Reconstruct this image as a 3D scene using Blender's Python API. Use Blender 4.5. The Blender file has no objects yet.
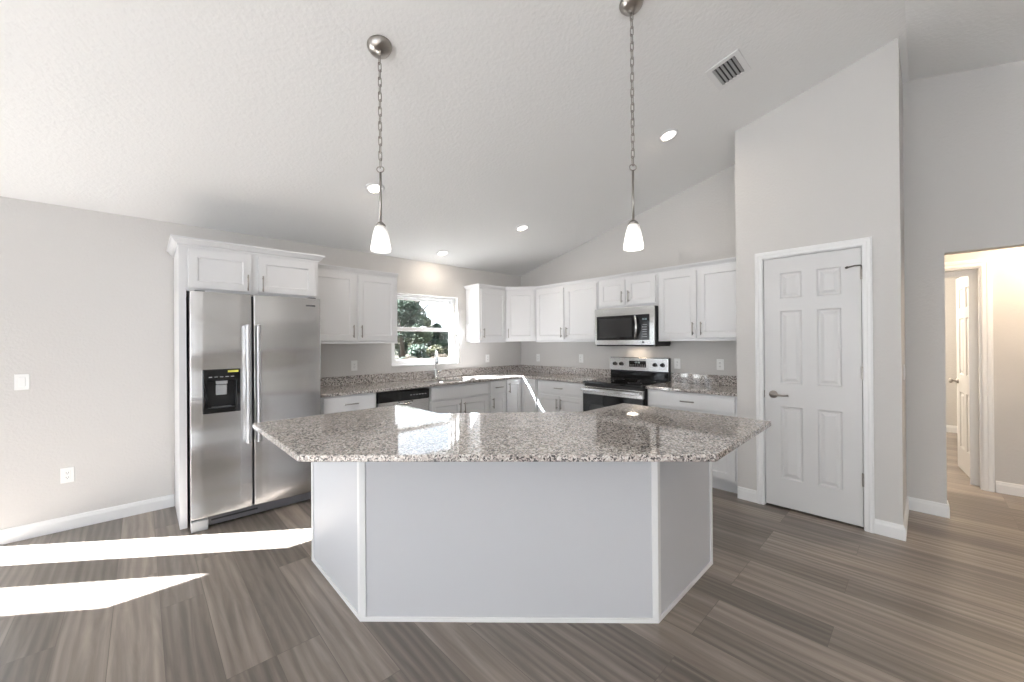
import bpy, bmesh, math, random
from mathutils import Vector, Matrix
random.seed(7)
PI = math.pi
SC = bpy.context.scene
COL = SC.collection

# ------------------------------------------------------------------ camera
cam = bpy.data.cameras.new('camera'); camo = bpy.data.objects.new('camera', cam); COL.objects.link(camo)
_r = Vector((0.72595007, -0.6877061, -0.00753736)); _u = Vector((0.00388995, -0.00685353, 0.99996895))
_f = Vector((0.6877364, 0.72595685, 0.00230018))
camo.matrix_world = Matrix(((_r.x, _u.x, -_f.x, -4.3883), (_r.y, _u.y, -_f.y, -4.4222), (_r.z, _u.z, -_f.z, 1.3789), (0, 0, 0, 1)))
cam.sensor_width = 36; cam.lens = 391.32 / 1024 * 36; cam.clip_start = 0.05; cam.clip_end = 300
SC.camera = camo

# ------------------------------------------------------------------ world, sun, large lights, exposure
world = bpy.data.worlds.new('World'); SC.world = world; world.use_nodes = True
wn = world.node_tree; wn.nodes.clear()
wo = wn.nodes.new('ShaderNodeOutputWorld'); wb = wn.nodes.new('ShaderNodeBackground')
wtc = wn.nodes.new('ShaderNodeTexCoord'); wno = wn.nodes.new('ShaderNodeTexNoise'); wno.inputs['Scale'].default_value = 2.5
wcr = wn.nodes.new('ShaderNodeValToRGB'); wcr.color_ramp.elements[0].color = (0.62, 0.78, 1, 1); wcr.color_ramp.elements[1].color = (1, 1, 1, 1)
wcr.color_ramp.elements[0].position = 0.35; wcr.color_ramp.elements[1].position = 0.6
wn.links.new(wtc.outputs['Generated'], wno.inputs['Vector']); wn.links.new(wno.outputs['Fac'], wcr.inputs['Fac'])
wn.links.new(wcr.outputs['Color'], wb.inputs['Color']); wb.inputs['Strength'].default_value = 2.6
wn.links.new(wb.outputs['Background'], wo.inputs['Surface'])

def add_light(name, kind, loc, energy, color=(1, 1, 1), direction=None, **kw):
    l = bpy.data.lights.new(name, kind); l.energy = energy; l.color = color
    for k, v in kw.items(): setattr(l, k, v)
    o = bpy.data.objects.new(name, l); COL.objects.link(o); o.location = loc
    if direction is not None: o.rotation_mode = 'QUATERNION'; o.rotation_quaternion = Vector(direction).to_track_quat('-Z', 'Y')
    return o
add_light('sun', 'SUN', (-12, 8, 9), 86, (0.93, 0.96, 1), (0.8, -0.6, -0.757), angle=0.009)
# added area lamps standing in for daylight from unseen living-room windows
add_light('rear_fill_lamp', 'AREA', (-7.0, -8.66, 1.3), 8, (0.90, 0.95, 1), (0, 1, 0), shape='RECTANGLE', size=1.4, size_y=2.0)
add_light('side_fill_lamp', 'AREA', (-8.46, -4.6, 1.3), 35, (0.90, 0.95, 1), (1, 0, 0), shape='RECTANGLE', size=3.4, size_y=2.0)
vs = SC.view_settings
vs.view_transform = 'Standard'; vs.look = 'None'; vs.gamma = 1; vs.use_curve_mapping = False; vs.exposure = 0.30

# ------------------------------------------------------------------ material helpers
def mat(name, color=(0.8, 0.8, 0.8), rough=0.5, metal=0.0, **kw):
    m = bpy.data.materials.new(name); m.use_nodes = True
    b = m.node_tree.nodes['Principled BSDF']
    b.inputs['Base Color'].default_value = (*color, 1); b.inputs['Roughness'].default_value = rough; b.inputs['Metallic'].default_value = metal
    for k, v in kw.items():
        b.inputs[k].default_value = v
    return m
def N(m, t): return m.node_tree.nodes.new(t)
def LK(m, a, b): m.node_tree.links.new(a, b)
def B(m): return m.node_tree.nodes['Principled BSDF']
def add_bump(m, scale, strength, dist=0.002, detail=3, stretch=None):
    tc = N(m, 'ShaderNodeTexCoord'); no = N(m, 'ShaderNodeTexNoise'); no.inputs['Scale'].default_value = scale; no.inputs['Detail'].default_value = detail
    src = tc.outputs['Object']
    if stretch:
        mp = N(m, 'ShaderNodeMapping'); mp.inputs['Scale'].default_value = stretch; LK(m, src, mp.inputs['Vector']); src = mp.outputs['Vector']
    LK(m, src, no.inputs['Vector'])
    bp = N(m, 'ShaderNodeBump'); bp.inputs['Strength'].default_value = strength; bp.inputs['Distance'].default_value = dist
    LK(m, no.outputs['Fac'], bp.inputs['Height']); LK(m, bp.outputs['Normal'], B(m).inputs['Normal'])
    return no

M = {}
M['wall'] = mat('wall_paint', (0.63, 0.612, 0.595), 0.75); add_bump(M['wall'], 55, 0.35, 0.006)
M['ceiling'] = mat('ceiling_paint', (0.88, 0.88, 0.875), 0.85); add_bump(M['ceiling'], 45, 0.35, 0.008, 4)
M['trim'] = mat('trim_white', (0.83, 0.83, 0.83), 0.35)
M['door'] = mat('door_white', (0.67, 0.665, 0.665), 0.35)
M['cabinet'] = mat('cabinet_white', (0.74, 0.74, 0.75), 0.32)
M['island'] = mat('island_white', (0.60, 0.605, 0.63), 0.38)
M['plate'] = mat('plate_white', (0.86, 0.86, 0.85), 0.3)
M['slot'] = mat('outlet_slot', (0.10, 0.10, 0.10), 0.5)
M['nickel'] = mat('brushed_nickel', (0.38, 0.355, 0.33), 0.28, 1.0)
M['dark_nickel'] = mat('dark_nickel', (0.25, 0.23, 0.21), 0.35, 1.0)
M['light_steel'] = mat('satin_steel', (0.75, 0.75, 0.76), 0.38, 1.0)
M['chrome'] = mat('chrome', (0.62, 0.62, 0.62), 0.12, 1.0)
M['black_gloss'] = mat('black_glass', (0.008, 0.008, 0.009), 0.06)
M['black'] = mat('black_plastic', (0.012, 0.012, 0.013), 0.4)
M['grey_plastic'] = mat('grey_plastic', (0.12, 0.12, 0.13), 0.4)
M['light_plastic'] = mat('light_grey_plastic', (0.42, 0.43, 0.44), 0.35)
M['sticker'] = mat('yellow_sticker', (0.75, 0.72, 0.12), 0.6)
M['vinyl'] = mat('window_vinyl', (0.88, 0.88, 0.88), 0.3)
M['screen'] = mat('oven_window', (0.035, 0.035, 0.036), 0.10)
M['ink'] = mat('grey_marking', (0.45, 0.45, 0.46), 0.5)

m = M['steel'] = mat('stainless_steel', (0.64, 0.635, 0.63), 0.24, 1.0)
B(m).inputs['Anisotropic'].default_value = 0.4
tc = N(m, 'ShaderNodeTexCoord'); mp = N(m, 'ShaderNodeMapping'); mp.inputs['Scale'].default_value = (1.2, 1.0, 260)
no = N(m, 'ShaderNodeTexNoise'); no.inputs['Scale'].default_value = 2; LK(m, tc.outputs['Object'], mp.inputs['Vector']); LK(m, mp.outputs['Vector'], no.inputs['Vector'])
mr = N(m, 'ShaderNodeMapRange'); mr.inputs['To Min'].default_value = 0.19; mr.inputs['To Max'].default_value = 0.27
LK(m, no.outputs['Fac'], mr.inputs['Value']); LK(m, mr.outputs['Result'], B(m).inputs['Roughness'])
n2 = N(m, 'ShaderNodeTexNoise'); n2.inputs['Scale'].default_value = 1.5; n2.inputs['Detail'].default_value = 0
mp2 = N(m, 'ShaderNodeMapping'); mp2.inputs['Scale'].default_value = (0.5, 0.5, 2.4); LK(m, tc.outputs['Object'], mp2.inputs['Vector']); LK(m, mp2.outputs['Vector'], n2.inputs['Vector'])
bp = N(m, 'ShaderNodeBump'); bp.inputs['Strength'].default_value = 1.0; bp.inputs['Distance'].default_value = 0.045
LK(m, n2.outputs['Fac'], bp.inputs['Height']); LK(m, bp.outputs['Normal'], B(m).inputs['Normal'])

# granite: speckled grains of cream, grey, rose and black
m = M['granite'] = mat('speckled_granite', (0.5, 0.5, 0.5), 0.04, IOR=1.75)
tc = N(m, 'ShaderNodeTexCoord')
wz = N(m, 'ShaderNodeTexNoise'); wz.inputs['Scale'].default_value = 60; LK(m, tc.outputs['Object'], wz.inputs['Vector'])
vm = N(m, 'ShaderNodeVectorMath'); vm.operation = 'MULTIPLY_ADD'; vm.inputs[1].default_value = (0.02, 0.02, 0.02)
LK(m, wz.outputs['Color'], vm.inputs[0]); LK(m, tc.outputs['Object'], vm.inputs[2])
vo = N(m, 'ShaderNodeTexVoronoi'); vo.inputs['Scale'].default_value = 150; LK(m, vm.outputs['Vector'], vo.inputs['Vector'])
sp = N(m, 'ShaderNodeSeparateColor'); LK(m, vo.outputs['Color'], sp.inputs['Color'])
cr = N(m, 'ShaderNodeValToRGB'); cr.color_ramp.interpolation = 'CONSTANT'
e = cr.color_ramp.elements; e[0].position = 0; e[0].color = (0.055, 0.05, 0.05, 1); e[1].position = 0.14; e[1].color = (0.19, 0.175, 0.17, 1)
for pos, c in ((0.29, (0.34, 0.31, 0.29)), (0.45, (0.46, 0.40, 0.37)), (0.62, (0.60, 0.55, 0.51)), (0.84, (0.70, 0.67, 0.64))):
    x = e.new(pos); x.color = (*c, 1)
LK(m, sp.outputs['Red'], cr.inputs['Fac']); LK(m, cr.outputs['Color'], B(m).inputs['Base Color'])

# floor: grey-brown vinyl planks running along y
m = M['floor'] = mat('vinyl_planks', (0.4, 0.35, 0.3), 0.3)
tc = N(m, 'ShaderNodeTexCoord'); sx = N(m, 'ShaderNodeSeparateXYZ'); LK(m, tc.outputs['Object'], sx.inputs['Vector'])
cb = N(m, 'ShaderNodeCombineXYZ'); LK(m, sx.outputs['Y'], cb.inputs['X']); LK(m, sx.outputs['X'], cb.inputs['Y'])
br = N(m, 'ShaderNodeTexBrick'); LK(m, cb.outputs['Vector'], br.inputs['Vector'])
br.offset = 0.37; br.offset_frequency = 3; br.inputs['Scale'].default_value = 1; br.inputs['Brick Width'].default_value = 1.22; br.inputs['Row Height'].default_value = 0.18
br.inputs['Mortar Size'].default_value = 0.0012; br.inputs['Mortar Smooth'].default_value = 0.2
br.inputs['Color1'].default_value = (0, 0, 0, 1); br.inputs['Color2'].default_value = (1, 1, 1, 1); br.inputs['Mortar'].default_value = (0.5, 0.5, 0.5, 1)
rp = N(m, 'ShaderNodeValToRGB'); LK(m, br.outputs['Color'], rp.inputs['Fac'])
rp.color_ramp.elements[0].color = (0.172, 0.146, 0.125, 1); rp.color_ramp.elements[1].color = (0.318, 0.267, 0.228, 1)
x = rp.color_ramp.elements.new(0.5); x.color = (0.243, 0.206, 0.177, 1)
# grain shifted per plank
wsum = N(m, 'ShaderNodeVectorMath'); wsum.operation = 'MULTIPLY_ADD'; wsum.inputs[1].default_value = (7.3, 3.1, 5.7)
LK(m, br.outputs['Color'], wsum.inputs[0]); LK(m, cb.outputs['Vector'], wsum.inputs[2])
gm = N(m, 'ShaderNodeMapping'); gm.inputs['Scale'].default_value = (1.1, 17, 1); LK(m, wsum.outputs['Vector'], gm.inputs['Vector'])
g1 = N(m, 'ShaderNodeTexNoise'); g1.inputs['Scale'].default_value = 1.3; g1.inputs['Detail'].default_value = 7; g1.inputs['Roughness'].default_value = 0.62; g1.inputs['Distortion'].default_value = 0.8
LK(m, gm.outputs['Vector'], g1.inputs['Vector'])
gr = N(m, 'ShaderNodeMapRange'); gr.inputs['From Min'].default_value = 0.28; gr.inputs['From Max'].default_value = 0.72; gr.inputs['To Min'].default_value = 0.70; gr.inputs['To Max'].default_value = 1.26
LK(m, g1.outputs['Fac'], gr.inputs['Value'])
mx = N(m, 'ShaderNodeMix'); mx.data_type = 'RGBA'; mx.blend_type = 'MULTIPLY'; mx.inputs['Factor'].default_value = 1
LK(m, rp.outputs['Color'], mx.inputs[6]); LK(m, gr.outputs['Result'], mx.inputs[7])
# cathedral rings
gm2 = N(m, 'ShaderNodeMapping'); gm2.inputs['Scale'].default_value = (0.55, 5.0, 1); LK(m, wsum.outputs['Vector'], gm2.inputs['Vector'])
wv = N(m, 'ShaderNodeTexWave'); wv.wave_type = 'RINGS'; wv.inputs['Scale'].default_value = 1.5; wv.inputs['Distortion'].default_value = 7; wv.inputs['Detail'].default_value = 3; wv.inputs['Detail Scale'].default_value = 1.2
LK(m, gm2.outputs['Vector'], wv.inputs['Vector'])
wr = N(m, 'ShaderNodeMapRange'); wr.inputs['To Min'].default_value = 0.80; wr.inputs['To Max'].default_value = 1.08; LK(m, wv.outputs['Fac'], wr.inputs['Value'])
mx2 = N(m, 'ShaderNodeMix'); mx2.data_type = 'RGBA'; mx2.blend_type = 'MULTIPLY'; mx2.inputs['Factor'].default_value = 1
LK(m, mx.outputs[2], mx2.inputs[6]); LK(m, wr.outputs['Result'], mx2.inputs[7])
mx3 = N(m, 'ShaderNodeMix'); mx3.data_type = 'RGBA'; LK(m, br.outputs['Fac'], mx3.inputs[0]); LK(m, mx2.outputs[2], mx3.inputs[6]); mx3.inputs[7].default_value = (0.13, 0.11, 0.095, 1)
LK(m, mx3.outputs[2], B(m).inputs['Base Color'])
bp = N(m, 'ShaderNodeBump'); bp.inputs['Strength'].default_value = 0.12; bp.inputs['Distance'].default_value = 0.002; LK(m, g1.outputs['Fac'], bp.inputs['Height']); LK(m, bp.outputs['Normal'], B(m).inputs['Normal'])

def emis(name, color, strength):
    m = mat(name, color, 0.4); B(m).inputs['Emission Color'].default_value = (*color, 1); B(m).inputs['Emission Strength'].default_value = strength; return m
M['lens'] = emis('lamp_lens', (1, 0.97, 0.92), 2.5)
M['display'] = emis('display_digits', (0.7, 0.85, 0.9), 0.15)
m = M['shade'] = emis('frosted_glass_shade', (1, 0.97, 0.93), 1.5)
lw = N(m, 'ShaderNodeTexCoord'); sz = N(m, 'ShaderNodeSeparateXYZ'); LK(m, lw.outputs['Generated'], sz.inputs['Vector'])
mr = N(m, 'ShaderNodeMapRange'); mr.inputs['From Min'].default_value = 0.95; mr.inputs['From Max'].default_value = 0.25; mr.inputs['To Min'].default_value = 0.12; mr.inputs['To Max'].default_value = 1.1  # glow fades toward the top, shading put into the emission
LK(m, sz.outputs['Z'], mr.inputs['Value']); LK(m, mr.outputs['Result'], B(m).inputs['Emission Strength'])

m = M['glass'] = bpy.data.materials.new('window_glass'); m.use_nodes = True; nt = m.node_tree; nt.nodes.clear()
o_ = nt.nodes.new('ShaderNodeOutputMaterial'); ms = nt.nodes.new('ShaderNodeMixShader'); tr = nt.nodes.new('ShaderNodeBsdfTransparent'); gl = nt.nodes.new('ShaderNodeBsdfGlossy')
gl.inputs['Roughness'].default_value = 0.02; ms.inputs['Fac'].default_value = 0.06; tr.inputs['Color'].default_value = (0.96, 0.97, 0.97, 1)
nt.links.new(tr.outputs[0], ms.inputs[1]); nt.links.new(gl.outputs[0], ms.inputs[2]); nt.links.new(ms.outputs[0], o_.inputs['Surface'])

def leafmat(name, c1, c2):
    m = mat(name, c1, 0.6); tc = N(m, 'ShaderNodeTexCoord'); no = N(m, 'ShaderNodeTexNoise'); no.inputs['Scale'].default_value = 1.4; no.inputs['Detail'].default_value = 4
    LK(m, tc.outputs['Object'], no.inputs['Vector']); cr = N(m, 'ShaderNodeValToRGB'); cr.color_ramp.elements[0].position = 0.38; cr.color_ramp.elements[1].position = 0.62
    cr.color_ramp.elements[0].color = (*c1, 1); cr.color_ramp.elements[1].color = (*c2, 1); LK(m, no.outputs['Fac'], cr.inputs['Fac']); LK(m, cr.outputs['Color'], B(m).inputs['Base Color']); return m
M['leaf_dark'] = leafmat('leaf_dark_green', (0.020, 0.041, 0.025), (0.051, 0.082, 0.051))
M['leaf_pale'] = leafmat('leaf_pale_green', (0.060, 0.085, 0.048), (0.128, 0.150, 0.085))
M['leaf_olive'] = leafmat('leaf_olive', (0.037, 0.048, 0.020), (0.093, 0.085, 0.037))
M['leaf_brown'] = leafmat('dry_brush', (0.060, 0.044, 0.029), (0.136, 0.105, 0.071))
M['bark'] = mat('bark', (0.045, 0.036, 0.028), 0.9)
m = M['ground'] = leafmat('dry_grass_ground', (0.070, 0.055, 0.038), (0.045, 0.042, 0.022))

# ------------------------------------------------------------------ mesh helpers
def mkobj(name, bm, material, parent=None, smooth=False, bevel=0, segs=2):
    me = bpy.data.meshes.new(name); bmesh.ops.recalc_face_normals(bm, faces=bm.faces[:]); bm.to_mesh(me); bm.free()
    me.materials.append(M[material] if isinstance(material, str) else material)
    o = bpy.data.objects.new(name, me); COL.objects.link(o)
    if smooth: me.shade_smooth()
    if bevel:
        md = o.modifiers.new('bevel', 'BEVEL'); md.width = bevel; md.segments = segs; md.limit_method = 'ANGLE'; md.angle_limit = 0.6
    if parent is not None: o.parent = parent
    return o
def tag(o, label, cat, group=None):
    o['label'] = label; o['category'] = cat
    if group: o['group'] = group
    return o
def empty(name, loc=(0, 0, 0), rz=0.0, label=None, cat=None, group=None):
    o = bpy.data.objects.new(name, None); COL.objects.link(o); o.location = loc; o.rotation_euler = (0, 0, rz); o.empty_display_size = 0.1
    if label: tag(o, label, cat, group)
    return o
def structure(o): o['kind'] = 'structure'; return o
def copy_tree(o, parent=None):
    c = o.copy(); COL.objects.link(c)
    if parent is not None: c.parent = parent
    for ch in list(o.children): copy_tree(ch, c)
    return c
def box(bm, x0, y0, z0, x1, y1, z1):
    v = [bm.verts.new(p) for p in ((x0, y0, z0), (x1, y0, z0), (x1, y1, z0), (x0, y1, z0), (x0, y0, z1), (x1, y0, z1), (x1, y1, z1), (x0, y1, z1))]
    for f in ((0, 1, 2, 3), (4, 5, 6, 7), (0, 1, 5, 4), (1, 2, 6, 5), (2, 3, 7, 6), (3, 0, 4, 7)): bm.faces.new([v[i] for i in f])
def boxes(*bs):
    bm = bmesh.new()
    for b in bs: box(bm, *b)
    return bm
def slab_cells(us, vs_, hole, w0, w1, fn, bm=None):
    """grid slab; hole(i,j) True = missing; fn(u,v,w)->xyz"""
    bm = bm or bmesh.new(); V = {}
    def g(i, j, k):
        if (i, j, k) not in V: V[(i, j, k)] = bm.verts.new(fn(us[i], vs_[j], (w0, w1)[k]))
        return V[(i, j, k)]
    nu, nv = len(us) - 1, len(vs_) - 1
    solid = lambda i, j: 0 <= i < nu and 0 <= j < nv and not hole(i, j)
    for i in range(nu):
        for j in range(nv):
            if not solid(i, j): continue
            for k in (0, 1): bm.faces.new((g(i, j, k), g(i + 1, j, k), g(i + 1, j + 1, k), g(i, j + 1, k)))
            if not solid(i - 1, j): bm.faces.new((g(i, j, 0), g(i, j + 1, 0), g(i, j + 1, 1), g(i, j, 1)))
            if not solid(i + 1, j): bm.faces.new((g(i + 1, j, 0), g(i + 1, j + 1, 0), g(i + 1, j + 1, 1), g(i + 1, j, 1)))
            if not solid(i, j - 1): bm.faces.new((g(i, j, 0), g(i + 1, j, 0), g(i + 1, j, 1), g(i, j, 1)))
            if not solid(i, j + 1): bm.faces.new((g(i, j + 1, 0), g(i + 1, j + 1, 0), g(i + 1, j + 1, 1), g(i, j + 1, 1)))
    return bm
def prism(pts, w0, w1, fn, bm=None):
    bm = bm or bmesh.new(); a = [bm.verts.new(fn(p[0], p[1], w0)) for p in pts]; b = [bm.verts.new(fn(p[0], p[1], w1)) for p in pts]
    bm.faces.new(a); bm.faces.new(b)
    for i in range(len(pts)): j = (i + 1) % len(pts); bm.faces.new((a[i], a[j], b[j], b[i]))
    return bm
def lathe(prof, segs=32, bm=None, c=(0, 0, 0), close=False):
    bm = bm or bmesh.new(); rings = []
    for (r, z) in prof:
        if r < 1e-6: rings.append([bm.verts.new((c[0], c[1], c[2] + z))])
        else: rings.append([bm.verts.new((c[0] + r * math.cos(2 * PI * k / segs), c[1] + r * math.sin(2 * PI * k / segs), c[2] + z)) for k in range(segs)])
    for a, b in zip(rings, rings[1:]):
        for k in range(segs):
            l = (k + 1) % segs
            if len(a) == 1 and len(b) == 1: continue
            if len(a) == 1: bm.faces.new((a[0], b[k], b[l]))
            elif len(b) == 1: bm.faces.new((a[k], a[l], b[0]))
            else: bm.faces.new((a[k], a[l], b[l], b[k]))
    return bm
def tube(pts, rad, segs=10, bm=None, closed=False, rads=None):
    bm = bm or bmesh.new(); pts = [Vector(p) for p in pts]; n = len(pts); rings = []; up = None
    for i, p in enumerate(pts):
        if closed: t = pts[(i + 1) % n] - pts[i - 1]
        else: t = pts[min(i + 1, n - 1)] - pts[max(i - 1, 0)]
        t.normalize()
        if up is None:
            up = Vector((0, 0, 1)) if abs(t.z) < 0.9 else Vector((1, 0, 0))
        a = (up - t * up.dot(t)); a.normalize(); b = t.cross(a); up = a
        r = rads[i] if rads else rad
        rings.append([bm.verts.new(p + (a * math.cos(2 * PI * k / segs) + b * math.sin(2 * PI * k / segs)) * r) for k in range(segs)])
    m_ = n if closed else n - 1
    for i in range(m_):
        A = rings[i]; Bq = rings[(i + 1) % n]
        for k in range(segs): l = (k + 1) % segs; bm.faces.new((A[k], A[l], Bq[l], Bq[k]))
    if not closed: bm.faces.new(rings[0]); bm.faces.new(rings[-1])
    return bm
def sweep(path, prof, fn, bm=None):
    """mitred sweep in a plane: profile (offset to the LEFT of travel, h); fn(a,b,h)->xyz"""
    bm = bm or bmesh.new(); P = [Vector((p[0], p[1])) for p in path]; n = len(P); rings = []
    for i in range(n):
        d0 = (P[i] - P[i - 1]).normalized() if i > 0 else None; d1 = (P[i + 1] - P[i]).normalized() if i < n - 1 else None
        n0 = Vector((-d0.y, d0.x)) if d0 else None; n1 = Vector((-d1.y, d1.x)) if d1 else None
        if n0 is None: m_ = n1
        elif n1 is None: m_ = n0
        else: s = n0 + n1; m_ = s / max(0.2, s.dot(n0))
        rings.append([bm.verts.new(fn(P[i].x + m_.x * o, P[i].y + m_.y * o, h)) for o, h in prof])
    k = len(prof)
    for A, Bq in zip(rings, rings[1:]):
        for q in range(k): l = (q + 1) % k; bm.faces.new((A[q], A[l], Bq[l], Bq[q]))
    bm.faces.new(rings[0]); bm.faces.new(rings[-1])
    return bm
def panel_slab(w, h, t, rects, rings, x0=0, z0=0, y0=0, bm=None):
    """front faces -y at y0-t; rects recessed by rings [(inset, depth)]"""
    bm = bm or bmesh.new()
    xs = sorted({0, w} | {r[0] for r in rects} | {r[1] for r in rects}); zs = sorted({0, h} | {r[2] for r in rects} | {r[3] for r in rects})
    V = {}
    def g(x, z):
        k = (round(x, 5), round(z, 5))
        if k not in V: V[k] = bm.verts.new((x0 + x, y0 - t, z0 + z))
        return V[k]
    for i in range(len(xs) - 1):
        for j in range(len(zs) - 1):
            cx, cz = (xs[i] + xs[i + 1]) / 2, (zs[j] + zs[j + 1]) / 2
            if any(r[0] < cx < r[1] and r[2] < cz < r[3] for r in rects): continue
            bm.faces.new((g(xs[i], zs[j]), g(xs[i + 1], zs[j]), g(xs[i + 1], zs[j + 1]), g(xs[i], zs[j + 1])))
    for r in rects:
        prev = [g(r[0], r[2]), g(r[1], r[2]), g(r[1], r[3]), g(r[0], r[3])]
        for ins, dep in rings:
            cur = [bm.verts.new((x0 + a, y0 - t + dep, z0 + b)) for a, b in ((r[0] + ins, r[2] + ins), (r[1] - ins, r[2] + ins), (r[1] - ins, r[3] - ins), (r[0] + ins, r[3] - ins))]
            for q in range(4): l = (q + 1) % 4; bm.faces.new((prev[q], prev[l], cur[l], cur[q]))
            prev = cur
        bm.faces.new(prev)
    bk = [bm.verts.new((x0 + a, y0, z0 + b)) for a, b in ((0, 0), (w, 0), (w, h), (0, h))]; bm.faces.new(bk)
    bot = [g(x, 0) for x in xs]; top = [g(x, h) for x in xs]; lf = [g(0, z) for z in zs]; rt = [g(w, z) for z in zs]
    bm.faces.new(bot + [bk[1], bk[0]]); bm.faces.new(top + [bk[2], bk[3]]); bm.faces.new(lf + [bk[3], bk[0]]); bm.faces.new(rt + [bk[2], bk[1]])
    return bm
ID = lambda a, b, h: (a, b, h)
XZ = lambda u, v, w: (u, w, v)      # u=x v=z w=y
YZ = lambda u, v, w: (w, u, v)      # u=y v=z w=x
RIGHT = -PI / 2                     # things on walls that face -x

# ------------------------------------------------------------------ room shell
K = 0.24; H0 = 2.42; RID = -4.35; YR = -8.7; XL = -8.5
zc = lambda y: H0 + K * (-y if y > RID else (y - YR))
def S(name, bm, m, parent=None, **kw):
    o = mkobj(name, bm, m, parent, **kw)
    return structure(o) if parent is None else o
S('floor', boxes((XL - 0.1, YR - 0.1, -0.1, 6.0, 0.15, 0)), 'floor')
c = bmesh.new()
prism([(0.0, zc(0)), (0.3, zc(0) + 0.0), (0.3, zc(0) + 0.25), (RID, zc(RID) + 0.25), (YR - 0.3, zc(0) + 0.25), (YR - 0.3, zc(0)), (YR, zc(0)), (RID, zc(RID))], XL - 0.1, 0.24, lambda u, v, w: (w, u, v), c)
S('ceiling', c, 'ceiling')
WX = (-2.20, -1.22, 1.09, 1.99); DX = (-8.37, -5.11, 0.0, 2.08)
us = [XL - 0.1, DX[0], DX[1], WX[0], WX[1], 0.24]; vv = [0, 1.09, 1.99, 2.08, H0]
S('wall_left', slab_cells(us, vv, lambda i, j: (i == 1 and j < 3) or (i == 3 and j == 1), 0.0, 0.15, XZ), 'wall')
def gable(y0, y1, x0, x1, zb=0.0, bm=None):
    pts = [(y0, zb), (y0, zc(y0))] + ([(RID, zc(RID))] if y1 < RID < y0 else []) + [(y1, zc(y1)), (y1, zb)]
    return prism(pts, x0, x1, YZ, bm)
S('wall_right', gable(0, -3.285, 0, 0.12), 'wall')
PF = -0.60
pd = (-3.495, -4.106)              # pantry door leaf y range
bm = bmesh.new()
slab_cells([-3.285, -3.475, -4.126, -4.31], [0, 2.065, 2.4], lambda i, j: i == 1 and j == 0, PF, PF + 0.1, YZ, bm)
gable(-3.285, -4.31, PF, PF + 0.1, 2.4, bm)
S('wall_pantry_front', bm, 'wall')
bm = prism([(0.12, 0), (PF + 0.1, 0), (PF + 0.1, zc(-4.31)), (0.12, zc(-4.31))], -4.31, -4.21, XZ)
S('wall_pantry_side', bm, 'wall')
S('wall_pantry_inner', prism([(0.12, 0), (PF + 0.1, 0), (PF + 0.1, zc(-3.3)), (0.12, zc(-3.3))], -3.385, -3.285, XZ), 'wall')
HO = (-4.53, -5.55, 2.04)
bm = bmesh.new(); slab_cells([-3.3, HO[0], HO[1], YR], [0, HO[2], H0], lambda i, j: i == 1 and j == 0, 0.12, 0.24, YZ, bm)
prism([(-3.3, H0), (-3.3, zc(-3.3)), (RID, zc(RID)), (YR, H0)], 0.12, 0.24, YZ, bm)
S('wall_hall', bm, 'wall')
RW = (-7.8, -6.2, 0.05, 2.30)  # unseen opening, narrowed and moved aside to weaken light from behind
S('wall_rear', slab_cells([XL - 0.1, RW[0], RW[1], 0.24], [0, RW[2], RW[3], H0], lambda i, j: i == 1 and j == 1, YR - 0.15, YR, XZ), 'wall')
SW = (-1.9, -7.9, 0.1, 2.36)  # unseen opening, enlarged so more sun bounces up to the ceiling
bm = slab_cells([0.0, SW[0], SW[1], YR], [0, SW[2], SW[3], H0], lambda i, j: i == 1 and j == 1, XL - 0.1, XL, YZ)
prism([(0, H0), (RID, zc(RID)), (YR, H0)], XL - 0.1, XL, YZ, bm)
S('wall_living_room', bm, 'wall')
# hallway and the room beyond
FX = 1.17; FD = (-4.05, -4.779, 2.04)
S('wall_hall_far', slab_cells([-3.0, FD[0], FD[1], -7.0], [0, FD[2], H0], lambda i, j: i == 1 and j == 0, FX, FX + 0.12, YZ), 'wall')
S('wall_hall_end', boxes((0.24, -4.2, 0, FX, -4.1, H0)), 'wall'); S('wall_hall_rear', boxes((0.24, -7.1, 0, FX, -7.0, H0)), 'wall')
S('ceiling_hall', boxes((0.24, -7.1, H0, 4.4, -2.9, H0 + 0.1)), 'ceiling')
S('wall_bedroom_far', boxes((4.26, -7.1, 0, 4.4, -2.9, H0)), 'wall')
S('wall_bedroom_side', boxes((FX + 0.12, -3.0, 0, 4.26, -2.9, H0)), 'wall'); S('wall_bedroom_rear', boxes((FX + 0.12, -7.1, 0, 4.26, -7.0, H0)), 'wall')

BB = [(0, 0), (0.014, 0), (0.014, 0.072), (0.009, 0.088), (0.009, 0.094), (0.004, 0.102), (0, 0.102)]
def baseboard(side, path): S('baseboard_' + side, sweep(path, BB, ID), 'trim')
baseboard('left', [(-4.188, 0.0), (-5.11, 0.0)])
baseboard('pantry', [(PF, -3.435), (PF, -3.286)])
baseboard('pantry_corner', [(0.12, -4.31), (PF, -4.31), (PF, -4.168)])
baseboard('hall', [(0.24, -4.53), (0.12, -4.53), (0.12, -4.31)])
baseboard('hall_rear', [(0.12, YR), (0.12, -5.55), (0.24, -5.55)])
baseboard('hall_far', [(FX, -7.0), (FX, -4.85)])
baseboard('bedroom_far', [(4.26, -7.0), (4.26, -3.0)])
baseboard('rear', [(XL, YR), (0.12, YR)])
baseboard('living_room', [(XL, 0), (XL, YR)])
baseboard('far_left', [(-8.37, 0), (XL, 0)])

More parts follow.
